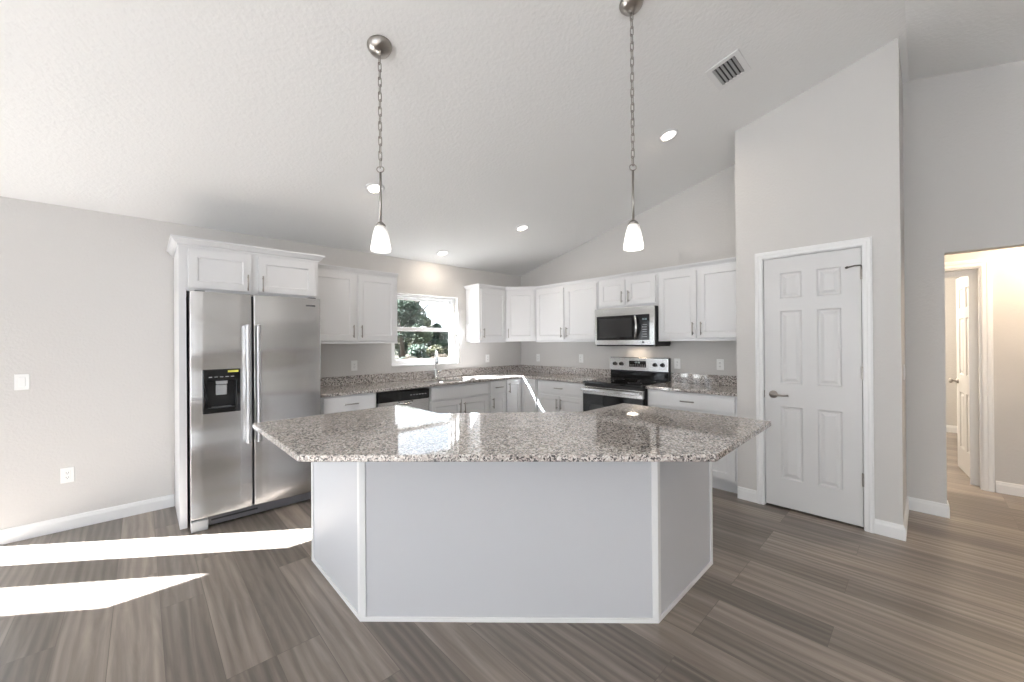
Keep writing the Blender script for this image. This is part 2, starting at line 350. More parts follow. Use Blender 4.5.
# window over the sink
def bar_frame(x0, x1, z0, z1, w, y0, y1, wt=None, wb=None):
    wt = wt or w; wb = wb or w
    return slab_cells([x0, x0 + w, x1 - w, x1], [z0, z0 + wb, z1 - wt, z1], lambda i, j: i == 1 and j == 1, y0, y1, XZ)
win = S('window_1', bar_frame(WX[0], WX[1], WX[2], WX[3], 0.038, 0.075, 0.14), 'vinyl', bevel=0.002)
a0, a1 = WX[0] + 0.038, WX[1] - 0.038
s1 = mkobj('upper_sash', bar_frame(a0, a1, 1.525, WX[3] - 0.036, 0.034, 0.112, 0.132), 'vinyl', win, bevel=0.002)
s2 = mkobj('lower_sash', bar_frame(a0, a1, WX[2] + 0.036, 1.575, 0.046, 0.082, 0.108, 0.05, 0.042), 'vinyl', win, bevel=0.002)
mkobj('pane', boxes((a0 + 0.03, 0.120, 1.55, a1 - 0.03, 0.124, WX[3] - 0.065)), 'glass', s1)
mkobj('pane', boxes((a0 + 0.04, 0.093, WX[2] + 0.07, a1 - 0.04, 0.097, 1.53)), 'glass', s2)
mkobj('sash_lock', boxes((-1.73, 0.076, 1.577, -1.67, 0.10, 1.59)), 'vinyl', s2, bevel=0.002)
mkobj('sill', boxes((WX[0] - 0.0, -0.012, WX[2] - 0.0, WX[1] + 0.0, 0.08, WX[2] + 0.016)), 'vinyl', win, bevel=0.003)
# glazed patio door to the left, whose sunlight falls on the floor
pdz = S('door_2', slab_cells([DX[0], DX[0] + 0.04, DX[1] - 0.04, DX[1]], [0, 0.02, 2.04, 2.08], lambda i, j: i == 1 and j == 1, 0.02, 0.14, XZ), 'vinyl')
for (l0, g0, g1, l1) in ((-8.33, -8.21, -7.74, -7.595), (-7.535, -7.39, -6.92, -6.775), (-6.715, -6.60, -6.11, -5.975), (-5.915, -5.74, -5.235, -5.17)):  # two leftmost leaves are unseen, added for a broader sun bounce
    lf = mkobj('door_leaf', slab_cells([l0, g0, g1, l1], [0.02, 0.10, 1.955, 2.04], lambda i, j: i == 1 and j == 1, 0.055, 0.10, XZ), 'vinyl', pdz)
    mkobj('pane', boxes((g0 - 0.01, 0.075, 0.09, g1 + 0.01, 0.081, 1.965)), 'glass', lf)
for x_ in (-5.975, -6.775, -7.595): mkobj('mullion', boxes((x_, 0.055, 0.02, x_ + 0.06, 0.10, 2.04)), 'vinyl', pdz)
mkobj('door_handle', boxes((-5.87, 0.02, 0.92, -5.84, 0.055, 1.12)), 'nickel', pdz, bevel=0.004)
CAS = [(0, 0), (0, 0.012), (0.008, 0.015), (0.03, 0.015), (0.036, 0.019), (0.056, 0.019), (0.062, 0.015), (0.068, 0.015), (0.068, 0)]
def casing(name, a0, a1, top, fn, parent=None):
    # path: up one side, across, down the other; profile to the left of travel = outside when travelling high a -> low a
    bm = sweep([(a0, 0), (a0, top), (a1, top), (a1, 0)], CAS, fn)
    return S(name, bm, 'trim')
# unseen living-room glazing, sized for the light it lets in
def glazing(name, a0, a1, z0, z1, n, fn, y0, y1):
    cuts = []; w = (a1 - a0) / n
    us = [a0]
    for k in range(n): us += [a0 + k * w + 0.05 * (1 if a1 > a0 else -1), a0 + (k + 1) * w - 0.05 * (1 if a1 > a0 else -1)]
    us.append(a1)
    us2 = []; 
    for u in us: us2.append(u)
    bm = slab_cells(us2, [z0, z0 + 0.06, z1 - 0.06, z1], lambda i, j: j == 1 and i % 2 == 1, y0, y1, fn)
    o = S(name, bm, 'vinyl')
    mid = (y0 + y1) / 2
    for k in range(n):
        b2 = slab_cells([us2[1 + 2 * k], us2[2 + 2 * k]], [z0 + 0.06, z1 - 0.06], lambda i, j: False, mid - 0.003, mid + 0.003, fn)
        mkobj('pane', b2, 'glass', o)
glazing('window_2', RW[0], RW[1], RW[2], RW[3], 2, XZ, YR - 0.10, YR - 0.03)
glazing('window_3', SW[0], SW[1], SW[2], SW[3], 4, YZ, XL - 0.08, XL - 0.02)

# ------------------------------------------------------------------ interior doors
def six_panel(w, h, t, bm=None):
    st = 0.112; mid = 0.095; pw = (w - 2 * st - mid) / 2
    rows = [(0.232, 0.82), (1.005, 1.597), (1.697, 1.906)]; k = h / 2.03
    rects = [(st + i * (pw + mid), st + i * (pw + mid) + pw, a * k, b * k) for i in (0, 1) for a, b in rows]
    return panel_slab(w, h, t, rects, [(0.010, 0.010), (0.020, 0.011), (0.042, 0.003)], bm=bm)
def lever(parent, x, z, y, sgn):
    bm = lathe([(0.0, 0), (0.031, 0), (0.031, 0.006), (0.024, 0.012), (0.012, 0.013), (0.011, 0.045), (0, 0.046)], 24)
    bmesh.ops.rotate(bm, verts=bm.verts, cent=(0, 0, 0), matrix=Matrix.Rotation(PI / 2, 3, 'X')); bmesh.ops.translate(bm, verts=bm.verts, vec=(x, y, z))
    tube([(x, y - 0.042, z), (x + sgn * 0.03, y - 0.047, z + 0.002), (x + sgn * 0.07, y - 0.046, z - 0.003), (x + sgn * 0.11, y - 0.044, z + 0.002)], 0.008, 10, bm)
    o = mkobj('door_handle', bm, 'nickel', parent, smooth=True); return o
def hinge(parent, x, y, z):
    bm = boxes((x - 0.004, y - 0.002, z - 0.045, x + 0.016, y + 0.004, z + 0.045)); tube([(x + 0.004, y - 0.007, z - 0.047), (x + 0.004, y - 0.007, z + 0.047)], 0.007, 10, bm)
    return mkobj('hinge', bm, 'nickel', parent)
d1 = structure(empty('door_1', (PF + 0.006, pd[0], 0.0), RIGHT)); W1 = pd[0] - pd[1]
bm = six_panel(W1, 2.03, 0.035); bmesh.ops.translate(bm, verts=bm.verts, vec=(0, 0.035, 0.018)); mkobj('door_leaf', bm, 'door', d1)
h_ = lever(d1, 0.062, 0.93, 0.0, 1)
for z in (0.36, 1.135, 1.86): hinge(d1, W1 - 0.002, 0.0, z)
bm = tube([(W1 - 0.002, -0.012, 1.915), (W1 - 0.03, -0.03, 1.915), (W1 - 0.075, -0.012, 1.91)], 0.005, 8); tube([(W1 - 0.075, -0.014, 1.91), (W1 - 0.082, -0.001, 1.909)], 0.009, 10, bm)
tube([(W1, -0.01, 1.915), (W1 + 0.008, -0.012, 1.88), (W1 + 0.006, -0.01, 1.83)], 0.005, 8, bm)
mkobj('hinge_stop', bm, 'dark_nickel', d1, smooth=True)
mkobj('strike_plate', boxes((-0.008, -0.004, 0.90, 0.001, 0.004, 0.96)), 'dark_nickel', d1)
# jamb + casing
S('trim_2', slab_cells([-3.476, -3.491, -4.110, -4.125], [0, 2.051, 2.064], lambda i, j: i == 1 and j == 0, PF - 0.002, PF + 0.1, YZ), 'trim')
CAS2 = [(a * 0.78, b) for a, b in CAS]
S('trim_3', sweep([(-4.114, 0), (-4.114, 2.056), (-3.487, 2.056), (-3.487, 0)], CAS2, lambda a, b, h: (PF - 0.001 - h, a, b)), 'trim')
# hall door, standing open into the far room
S('trim_4', sweep([(FD[1] + 0.004, 0), (FD[1] + 0.004, FD[2] - 0.004), (FD[0] - 0.004, FD[2] - 0.004), (FD[0] - 0.004, 0)], CAS, lambda a, b, h: (FX - h, a, b)), 'trim')
S('trim_5', slab_cells([FD[0], FD[0] - 0.016, FD[1] + 0.016, FD[1]], [0, FD[2] - 0.016, FD[2]], lambda i, j: i == 1 and j == 0, FX - 0.001, FX + 0.121, YZ), 'trim')
S('trim_6', sweep([(FD[0] - 0.004, 0), (FD[0] - 0.004, FD[2] - 0.004), (FD[1] + 0.004, FD[2] - 0.004), (FD[1] + 0.004, 0)], CAS, lambda a, b, h: (FX + 0.12 + h, a, b)), 'trim')
d3 = structure(empty('door_3', (FX + 0.137, -4.772, 0.0), math.radians(7)))
# local x runs from hinge to latch edge; visible face looks to +y
bm = six_panel(0.68, 2.0, 0.035); bmesh.ops.rotate(bm, verts=bm.verts, cent=(0, 0, 0), matrix=Matrix.Rotation(PI, 3, 'Z')); bmesh.ops.translate(bm, verts=bm.verts, vec=(0.68, 0.0, 0.015)); 
mkobj('door_leaf', bm, 'door', d3)
bm = lathe([(0.0, 0), (0.029, 0), (0.027, 0.01), (0.011, 0.014), (0.011, 0.036), (0.024, 0.045), (0.027, 0.056), (0.020, 0.066), (0, 0.068)], 20)
bmesh.ops.rotate(bm, verts=bm.verts, cent=(0, 0, 0), matrix=Matrix.Rotation(-PI / 2, 3, 'X')); bmesh.ops.translate(bm, verts=bm.verts, vec=(0.62, 0.035, 0.93)); mkobj('door_handle', bm, 'nickel', d3, smooth=True)
for z in (0.33, 1.09, 1.82): mkobj('hinge', boxes((-0.012, -0.034, z - 0.048, 0.001, 0.030, z + 0.048)), 'dark_nickel', d3, bevel=0.003)

# ------------------------------------------------------------------ cabinets
def pull(parent, x, z, y, length=0.13, vertical=True, name='handle'):
    h = length / 2; r = 0.0055; st = 0.030; bm = bmesh.new()
    if vertical:
        tube([(x, y - st, z - h), (x, y - st, z + h)], r, 10, bm)
        for s in (-1, 1): tube([(x, y, z + s * h * 0.72), (x, y - st, z + s * h * 0.72)], 0.0045, 8, bm)
    else:
        tube([(x - h, y - st, z), (x + h, y - st, z)], r, 10, bm)
        for s in (-1, 1): tube([(x + s * h * 0.72, y, z), (x + s * h * 0.72, y - st, z)], 0.0045, 8, bm)
    return mkobj(name, bm, 'nickel', parent, smooth=True)
def door(parent, x0, x1, z0, z1, y, side, pz, name='door'):
    """side: -1 pull at left edge, 1 right edge, 0 none; pz: pull centre height"""
    fr = 0.055; w, h = x1 - x0, z1 - z0
    bm = panel_slab(w, h, 0.019, [(fr, w - fr, fr, h - fr)], [(0.006, 0.008), (0.010, 0.0085)], x0, z0, y)
    d = mkobj(name, bm, 'cabinet', parent, bevel=0.0015)
    if side: pull(d, x0 + 0.028 if side < 0 else x1 - 0.028, pz, y - 0.019)
    return d
def drawer(parent, x0, x1, z0, z1, y, has_pull=True, name='drawer'):
    w, h = x1 - x0, z1 - z0
    bm = panel_slab(w, h, 0.019, [(0.008, w - 0.008, 0.008, h - 0.008)], [(0.004, -0.002), (0.006, -0.002)], x0, z0, y + 0.0)
    d = mkobj(name, bm, 'cabinet', parent, bevel=0.0015)
    if has_pull: pull(d, (x0 + x1) / 2, (z0 + z1) / 2, y - 0.021, 0.13, False)
    return d
TOE = 0.105; BZ = 0.882; BD = 0.60
def base_cab(name, loc, rz, w, label, fronts, cat='cabinet', depth=BD, group=None):
    t = empty(name, loc, rz, label, cat, group)
    if name == 'sink_cabinet': bmc = boxes((0.0, -depth, TOE, 0.018, -0.003, BZ), (w - 0.018, -depth, TOE, w, -0.003, BZ), (0.0181, -depth, TOE, w - 0.0181, -0.003, TOE + 0.018), (0.0181, -depth, TOE + 0.0181, w - 0.0181, -depth + 0.018, BZ), (0.0181, -0.015, TOE + 0.0181, w - 0.0181, -0.003, BZ))
    else: bmc = boxes((0.0, -depth, TOE, w, -0.003, BZ))
    mkobj('carcass', bmc, 'cabinet', t, bevel=0.001)
    mkobj('toe_kick', boxes((0.001, -depth + 0.065, 0, w - 0.001, -0.01, TOE)), 'cabinet', t)
    for f in fronts:
        if f[0] == 'door': door(t, f[1], f[2], f[3], f[4], -depth, f[5], f[4] - 0.10)
        else: drawer(t, f[1], f[2], f[3], f[4], -depth, f[5])
    return t
g = 0.012
DZ = (0.13, 0.700); WZ = (0.722, 0.868)
# window wall bases (origin at left end on the wall)
base_cab('base_cabinet', (-3.205, 0, 0), 0, 0.54, 'white base cabinet with one drawer between refrigerator and dishwasher', [('drawer', 0.03, 0.525, *WZ, True), ('door', 0.03, 0.525, *DZ, -1)])
base_cab('sink_cabinet', (-2.055, 0, 0), 0, 0.87, 'white double-door base cabinet under the sink with plain false drawer front',
         [('drawer', 0.02, 0.85, *WZ, False), ('door', 0.02, 0.43, *DZ, 1), ('door', 0.44, 0.85, *DZ, -1)])
base_cab('base_cabinet', (-1.183, 0, 0), 0, 0.29, 'narrow white base cabinet with small drawer right of the sink cabinet', [('drawer', 0.02, 0.275, *WZ, True), ('door', 0.02, 0.275, *DZ, -1)])
# corner base cabinet
cc = empty('corner_base_cabinet', (0, 0, 0), 0, 'white corner base cabinet with two tall doors meeting in the inner corner', 'cabinet')
mkobj('carcass', prism([(-0.892, -0.003), (-0.003, -0.003), (-0.003, -0.892), (-0.60, -0.892), (-0.60, -0.60), (-0.892, -0.60)], TOE, BZ, ID), 'cabinet', cc)
mkobj('toe_kick', prism([(-0.89, -0.01), (-0.01, -0.01), (-0.01, -0.89), (-0.535, -0.89), (-0.535, -0.535), (-0.89, -0.535)], 0, TOE, ID), 'cabinet', cc)
dA = door(cc, -0.88, -0.622, DZ[0], WZ[1], -0.60, -1, 0.77)
bmq = panel_slab(0.258, WZ[1] - DZ[0], 0.019, [(0.055, 0.203, 0.055, WZ[1] - DZ[0] - 0.055)], [(0.006, 0.008), (0.010, 0.0085)], 0, DZ[0], 0)
bmesh.ops.rotate(bmq, verts=bmq.verts, cent=(0, 0, 0), matrix=Matrix.Rotation(RIGHT, 3, 'Z')); bmesh.ops.translate(bmq, verts=bmq.verts, vec=(-0.60, -0.622, 0)); mkobj('door', bmq, 'cabinet', cc, bevel=0.0015)
# range wall bases
base_cab('base_cabinet', (0, -0.895, 0), RIGHT, 0.765, 'white two-door base cabinet with wide drawer between corner and range',
         [('drawer', 0.03, 0.745, *WZ, True), ('door', 0.03, 0.382, *DZ, 1), ('door', 0.392, 0.745, *DZ, -1)], depth=0.585)
base_cab('base_cabinet', (0, -2.435, 0), RIGHT, 0.847, 'white base cabinet with long top drawer between range and pantry wall',
         [('drawer', 0.02, 0.825, *WZ, True), ('door', 0.02, 0.418, *DZ, 1), ('door', 0.428, 0.825, *DZ, -1)], depth=0.57)

# uppers
UZ0, UZ1 = 1.385, 2.115
def wall_cab(name, loc, rz, w, label, doors, z0=UZ0, z1=UZ1, depth=0.31, pz=None):
    t = empty(name, loc, rz, label, 'cabinet')
    mkobj('carcass', boxes((0.0, -depth, z0, w, -0.003, z1)), 'cabinet', t, bevel=0.001)
    for (x0, x1, s) in doors: door(t, x0, x1, z0 + 0.022, z1 - 0.022, -depth, s, z0 + 0.115)
    mkobj('light_rail', boxes((0.0, -depth - 0.006, z0 - 0.012, w, -depth + 0.014, z0 + 0.010)), 'cabinet', t, bevel=0.002)
    return t
t = wall_cab('wall_cabinet', (-3.205, 0, 0), 0, 0.925, 'white two-door wall cabinet between refrigerator cabinet and window', [(0.02, 0.445, 1), (0.475, 0.90, -1)])
CR = [(0, 0), (0.006, 0.0), (0.006, 0.010), (0.014, 0.014), (0.028, 0.034), (0.034, 0.036), (0.034, 0.046), (0, 0.046)]
def crown(path, z, parent, name='crown_molding', s=1.0):
    return mkobj(name, sweep(path, [(-0.012, 0.0)] + [(a * s, b * s) for a, b in CR[1:-1]] + [(-0.012, 0.046 * s)], lambda a, b, h: (a, b, z + h)), 'cabinet', parent)
# travelling left to right with the wall behind: outward (-y) is to the RIGHT, so travel right to left
crown([(0.925, -0.31), (0.0, -0.31)], UZ1, t)
wall_cab('wall_cabinet', (-1.09, 0, 0), 0, 0.47, 'narrow white wall cabinet right of the window with one door', [(0.02, 0.46, -1)])
cu = empty('corner_wall_cabinet', (0, 0, 0), 0, 'white diagonal corner wall cabinet with one door', 'cabinet')
mkobj('carcass', prism([(-0.62, -0.003), (-0.003, -0.003), (-0.003, -0.62), (-0.31, -0.62), (-0.62, -0.31)], UZ0, UZ1, ID), 'cabinet', cu)
dl = 0.31 * math.sqrt(2)
def diag(bm): bmesh.ops.rotate(bm, verts=bm.verts, cent=(0, 0, 0), matrix=Matrix.Rotation(-PI / 4, 3, 'Z')); bmesh.ops.translate(bm, verts=bm.verts, vec=(-0.62, -0.31, 0)); return bm
w_ = dl - 0.04; h2 = UZ1 - UZ0 - 0.044
dd = mkobj('door', diag(panel_slab(w_, h2, 0.019, [(0.055, w_ - 0.055, 0.055, h2 - 0.055)], [(0.006, 0.008), (0.010, 0.0085)], 0.02, UZ0 + 0.022, 0)), 'cabinet', cu, bevel=0.0015)
bm = tube([(0.045, -0.049, UZ0 + 0.05), (0.045, -0.049, UZ0 + 0.18)], 0.0055, 10)
for zz in (0.07, 0.16): tube([(0.045, -0.019, UZ0 + zz), (0.045, -0.049, UZ0 + zz)], 0.0045, 8, bm)
mkobj('handle', diag(bm), 'nickel', dd, smooth=True)
wall_cab('wall_cabinet', (0, -0.622, 0), RIGHT, 1.045, 'white two-door wall cabinet between diagonal corner cabinet and microwave', [(0.02, 0.51, 1), (0.545, 1.03, -1)])
wall_cab('wall_cabinet', (0, -1.672, 0), RIGHT, 0.755, 'short white two-door wall cabinet above the microwave', [(0.02, 0.365, 1), (0.395, 0.735, -1)], z0=1.775)
wall_cab('wall_cabinet', (0, -2.432, 0), RIGHT, 0.850, 'white two-door wall cabinet right of microwave beside pantry wall', [(0.012, 0.405, 1), (0.43, 0.835, -1)])
cm = crown([(-0.31, -3.283), (-0.31, -0.62), (-0.62, -0.31), (-1.09, -0.31), (-1.09, -0.004)], UZ1, None)
tag(cm, 'white crown molding running along the top of corner and range-wall cabinets', 'molding')

# refrigerator surround
t = empty('refrigerator_cabinet', (-4.185, 0, 0), 0, 'white tall cabinet framing the refrigerator with two short doors above', 'cabinet')
mkobj('side_panel', boxes((0, -0.60, 0, 0.019, -0.016, 2.125)), 'cabinet', t, bevel=0.001)
mkobj('side_panel', boxes((0.958, -0.60, 0, 0.977, -0.003, 2.125)), 'cabinet', t, bevel=0.001)
mkobj('carcass', boxes((0.0195, -0.60, 1.785, 0.9575, -0.004, 2.125)), 'cabinet', t)
mkobj('face_stile', boxes((0.0, -0.603, 0.0, 0.043, -0.6005, 2.125)), 'cabinet', t)
door(t, 0.056, 0.457, 1.805, 2.10, -0.60, 1, 1.875); door(t, 0.506, 0.945, 1.805, 2.10, -0.60, -1, 1.875)
crown([(0.977, -0.375), (0.977, -0.60), (0.0, -0.60), (0.0, -0.004)], 2.120, t, s=1.35)

# ------------------------------------------------------------------ worktops
CZ0, CZ1 = 0.884, 0.914
wt = empty('worktop', (0, 0, 0), 0, 'speckled granite L-shaped worktop on the window wall and corner with sink cutout', 'worktop')
SK = (-1.98, -1.27, -0.53, -0.115)
us = [-3.205, SK[0], SK[1], -0.625, -0.002]; vv = [-1.668, -0.64, SK[2], SK[3], -0.002]
mkobj('slab', slab_cells(us, vv, lambda i, j: (j == 0 and i < 3) or (i == 1 and j == 2), CZ0, CZ1, ID), 'granite', wt, bevel=0.004)
mkobj('backsplash', prism([(-3.205, -0.002), (-0.002, -0.002), (-0.002, -1.668), (-0.022, -1.668), (-0.022, -0.022), (-3.205, -0.022)], CZ1, 1.016, ID), 'granite', wt, bevel=0.002)
wt = empty('worktop', (0, -2.432, 0), RIGHT, 'short speckled granite worktop between range and pantry wall', 'worktop')
mkobj('slab', boxes((0.0, -0.605, CZ0, 0.850, -0.002, CZ1)), 'granite', wt, bevel=0.004)
mkobj('backsplash', boxes((0.0, -0.022, CZ1, 0.850, -0.002, 1.016)), 'granite', wt, bevel=0.002)

# sink, double bowl undermount
t = empty('kitchen_sink', ((SK[0] + SK[1]) / 2, -0.32, 0), 0, 'stainless double-bowl sink set into the granite worktop under the window', 'sink')
w2 = (SK[1] - SK[0]) / 2
def bowl(x0, x1):
    y0, y1 = -0.205, 0.20; zt = CZ0 - 0.001; zb = 0.70; o = bmesh.new()
    ring = lambda i, z: [o.verts.new((a, b, z)) for a, b in ((x0 + i, y0 + i), (x1 - i, y0 + i), (x1 - i, y1 - i), (x0 + i, y1 - i))]
    R = [ring(-0.0, zt), ring(0.012, zt - 0.02), ring(0.02, zb + 0.02), ring(0.04, zb)]
    out = [ring(-0.003, zt), ring(0.008, zt - 0.02), ring(0.016, zb + 0.015), ring(0.035, zb - 0.004)]
    for L in (R, out):
        for a, b in zip(L, L[1:]):
            for q in range(4): l = (q + 1) % 4; o.faces.new((a[q], a[l], b[l], b[q]))
        o.faces.new(L[-1])
    for q in range(4): l = (q + 1) % 4; o.faces.new((R[0][q], R[0][l], out[0][l], out[0][q]))
    return o
for x0, x1 in ((-w2 + 0.004, -0.012), (0.012, w2 - 0.004)):
    b_ = mkobj('bowl', bowl(x0, x1), 'steel', t)
    mkobj('drain', lathe([(0, 0.004), (0.012, 0.003), (0.04, 0.002), (0.042, 0.0)], 24, c=((x0 + x1) / 2, 0.05, 0.70)), 'chrome', b_, smooth=True)
mkobj('divider', boxes((-0.0115, -0.2, CZ0 - 0.035, 0.0115, 0.195, CZ0 - 0.02)), 'steel', t)

# faucet
t = empty('faucet', (-1.625, -0.065, CZ1), 0, 'chrome gooseneck pull-down faucet standing behind the sink', 'faucet')
mkobj('base', lathe([(0, 0), (0.027, 0), (0.027, 0.008), (0.021, 0.014), (0.019, 0.11), (0.014, 0.125), (0, 0.126)], 24), 'chrome', t, smooth=True)
pts = [(0, 0, 0.12), (0, 0, 0.26)] + [(-0.028 * (1 - math.cos(a)), -0.065 * (1 - math.cos(a)), 0.28 + 0.075 * math.sin(a)) for a in [PI * k / 12 for k in range(0, 12)]]
mkobj('spout', tube(pts, 0.011, 14), 'chrome', t, smooth=True)
mkobj('spray_head', tube([(-0.056, -0.13, 0.285), (-0.057, -0.131, 0.25), (-0.058, -0.132, 0.20), (-0.058, -0.132, 0.195)], 0.013, 14, rads=[0.012, 0.0145, 0.017, 0.015]), 'chrome', t, smooth=True)
mkobj('lever', tube([(0.018, 0, 0.075), (0.045, 0, 0.082), (0.085, -0.005, 0.105)], 0.007, 10, rads=[0.010, 0.008, 0.005]), 'chrome', t, smooth=True)

# ------------------------------------------------------------------ dishwasher
t = empty('dishwasher', (-2.66, 0, 0), 0, 'stainless dishwasher with black control strip left of the sink cabinet', 'dishwasher')
mkobj('body', boxes((0.004, -0.575, 0.10, 0.596, -0.02, 0.872)), 'black', t); mkobj('toe_kick', boxes((0.004, -0.53, 0.0, 0.596, -0.05, 0.10)), 'black', t)
mkobj('door', boxes((0.004, -0.625, 0.11, 0.596, -0.576, 0.765)), 'steel', t, bevel=0.004)
cp = mkobj('control_panel', boxes((0.004, -0.630, 0.767, 0.596, -0.576, 0.872)), 'black_gloss', t, bevel=0.006)
bm = bmesh.new()
for k in range(6): box(bm, 0.36 + k * 0.035, -0.6312, 0.815, 0.378 + k * 0.035, -0.6301, 0.823)
mkobj('button_marks', bm, 'ink', cp)
mkobj('handle', tube([(0.22, -0.628, 0.752), (0.24, -0.655, 0.745), (0.30, -0.665, 0.738), (0.36, -0.655, 0.745), (0.38, -0.628, 0.752)], 0.012, 10), 'chrome', t, smooth=True)

# ------------------------------------------------------------------ range
t = empty('range', (0, -1.672, 0), RIGHT, 'stainless and black electric range with glass cooktop between granite worktops', 'range')
w = 0.756
mkobj('body', boxes((0.002, -0.615, 0.08, w, -0.01, 0.893)), 'black', t)
mkobj('foot', boxes((0.03, -0.56, 0.0, w - 0.03, -0.05, 0.08)), 'black', t)
ck = mkobj('cooktop', boxes((0.0, -0.645, 0.894, w + 0.002, -0.055, 0.918)), 'black_gloss', t, bevel=0.005)
for (bx, by, br_) in ((0.19, -0.20, 0.075), (0.19, -0.47, 0.10), (0.56, -0.20, 0.10), (0.56, -0.47, 0.075)):
    mkobj('burner_ring', lathe([(br_, 0), (br_, 0.0006), (br_ - 0.004, 0.0006), (br_ - 0.004, 0)], 40, c=(bx, by, 0.9182)), 'grey_plastic', ck)
od = mkobj('oven_door', slab_cells([0.004, 0.09, w - 0.09, w - 0.002], [0.27, 0.36, 0.66, 0.775], lambda i, j: i == 1 and j == 1, -0.655, -0.617, XZ), 'black_gloss', t)
mkobj('oven_window', boxes((0.09, -0.652, 0.36, w - 0.09, -0.62, 0.66)), 'screen', od)
mkobj('door_trim', boxes((0.004, -0.658, 0.776, w - 0.002, -0.617, 0.862)), 'steel', od, bevel=0.003)
bm = tube([(0.05, -0.655, 0.83), (0.05, -0.695, 0.83)], 0.011, 10); tube([(w - 0.05, -0.655, 0.83), (w - 0.05, -0.695, 0.83)], 0.011, 10, bm)
box(bm, 0.012, -0.712, 0.815, w - 0.01, -0.692, 0.847); mkobj('handle', bm, 'chrome', od, bevel=0.004)
mkobj('storage_drawer', boxes((0.004, -0.652, 0.085, w - 0.002, -0.617, 0.262)), 'steel', t, bevel=0.004)
bgd = mkobj('backguard', boxes((0.002, -0.062, 0.918, w, -0.012, 1.180)), 'black', t, bevel=0.003)
mkobj('vent_trim', boxes((0.012, -0.072, 0.925, w - 0.01, -0.0625, 1.005)), 'black_gloss', bgd)
fp = mkobj('control_panel', boxes((0.0, -0.078, 1.02, w - 0.0, -0.0625, 1.178)), 'steel', bgd, bevel=0.004)
for kx in (0.075, 0.165, 0.60, 0.69):
    kb = lathe([(0, 0.030), (0.016, 0.030), (0.019, 0.026), (0.021, 0.006), (0.024, 0.0)], 24)
    bmesh.ops.rotate(kb, verts=kb.verts, cent=(0, 0, 0), matrix=Matrix.Rotation(PI / 2, 3, 'X')); bmesh.ops.translate(kb, verts=kb.verts, vec=(kx, -0.078, 1.10))
    box(kb, kx - 0.003, -0.112, 1.082, kx + 0.003, -0.106, 1.118)
    mkobj('knob', kb, 'black', fp)
dp = mkobj('display', boxes((0.27, -0.080, 1.065, 0.49, -0.0785, 1.14)), 'black_gloss', fp)
bm = bmesh.new()
def digit(bm, x, z, h, y, segs_):
    w = h * 0.5; s = h * 0.12
    R = {'a': (0, h - s, w, h), 'g': (0, h / 2 - s / 2, w, h / 2 + s / 2), 'd': (0, 0, w, s), 'f': (0, h / 2, s, h), 'b': (w - s, h / 2, w, h), 'e': (0, 0, s, h / 2), 'c': (w - s, 0, w, h / 2)}
    for q in segs_: a = R[q]; box(bm, x + a[0], y - 0.0008, z + a[1], x + a[2], y, z + a[3])
for x_, sg in ((0.345, 'bc'), (0.362, 'abged'), (0.385, 'abgcd'), (0.402, 'abcdef')): digit(bm, x_, 1.113, 0.018, -0.0802, sg)
mkobj('clock_digits', bm, 'display', dp)
bm = bmesh.new()
for i in range(9):
    for j in range(2): box(bm, 0.282 + i * 0.023, -0.0808, 1.075 + j * 0.016, 0.293 + i * 0.023, -0.0802, 1.079 + j * 0.016)
mkobj('key_legends', bm, 'ink', dp)

# ------------------------------------------------------------------ microwave
t = empty('microwave', (0, -1.675, 1.335), RIGHT, 'stainless over-the-range microwave with black window and curved handle', 'microwave')
hh = 0.425; w = 0.752
mkobj('body', boxes((0.0, -0.375, 0.0, w, -0.004, hh)), 'black', t, bevel=0.002)
mkobj('vent_base', boxes((0.02, -0.395, -0.016, w + 0.0, -0.02, -0.0005)), 'black', t, bevel=0.002)
fr = mkobj('door', slab_cells([0.0, 0.025, 0.545, 0.70, w], [0.0, 0.055, 0.335, hh], lambda i, j: j == 1 and i in (1, 2), -0.402, -0.376, XZ), 'steel', t, bevel=0.002)
mkobj('window', boxes((0.0255, -0.4005, 0.0555, 0.5445, -0.378, 0.3345)), 'black_gloss', fr)
mkobj('window_screen', boxes((0.06, -0.4012, 0.085, 0.49, -0.4006, 0.305)), 'screen', fr)
cpn = mkobj('control_panel', boxes((0.5455, -0.4005, 0.0555, 0.6995, -0.378, 0.3345)), 'black_gloss', fr)
bm = bmesh.new()
for x_, sg in ((0.612, 'bc'), (0.626, 'abged'), (0.644, 'abgcd'), (0.658, 'abcdef')): digit(bm, x_, 0.275, 0.017, -0.4007, sg)
mkobj('clock_digits', bm, 'display', cpn)
bm = bmesh.new()
for i in range(3):
    for j in range(6): box(bm, 0.618 + i * 0.017, -0.4012, 0.09 + j * 0.026, 0.635 + i * 0.017, -0.4006, 0.096 + j * 0.026)
mkobj('key_legends', bm, 'ink', cpn)
mkobj('handle', tube([(0.535, -0.402, 0.075)] + [(0.535 + 0.03 * math.sin(PI * k / 8), -0.412 - 0.03 * math.sin(PI * k / 8), 0.075 + 0.245 * k / 8) for k in range(0, 9)] + [(0.535, -0.402, 0.32)], 0.013, 10), 'chrome', fr, smooth=True)
bmb = lathe([(0, 0.002), (0.013, 0.002), (0.013, 0)], 20); bmesh.ops.rotate(bmb, verts=bmb.verts, cent=(0, 0, 0), matrix=Matrix.Rotation(PI / 2, 3, 'X')); bmesh.ops.translate(bmb, verts=bmb.verts, vec=(0.625, -0.402, 0.03)); mkobj('badge', bmb, 'grey_plastic', fr)
mkobj('task_light', boxes((0.30, -0.20, -0.019, 0.42, -0.10, -0.0165)), 'lens', t)

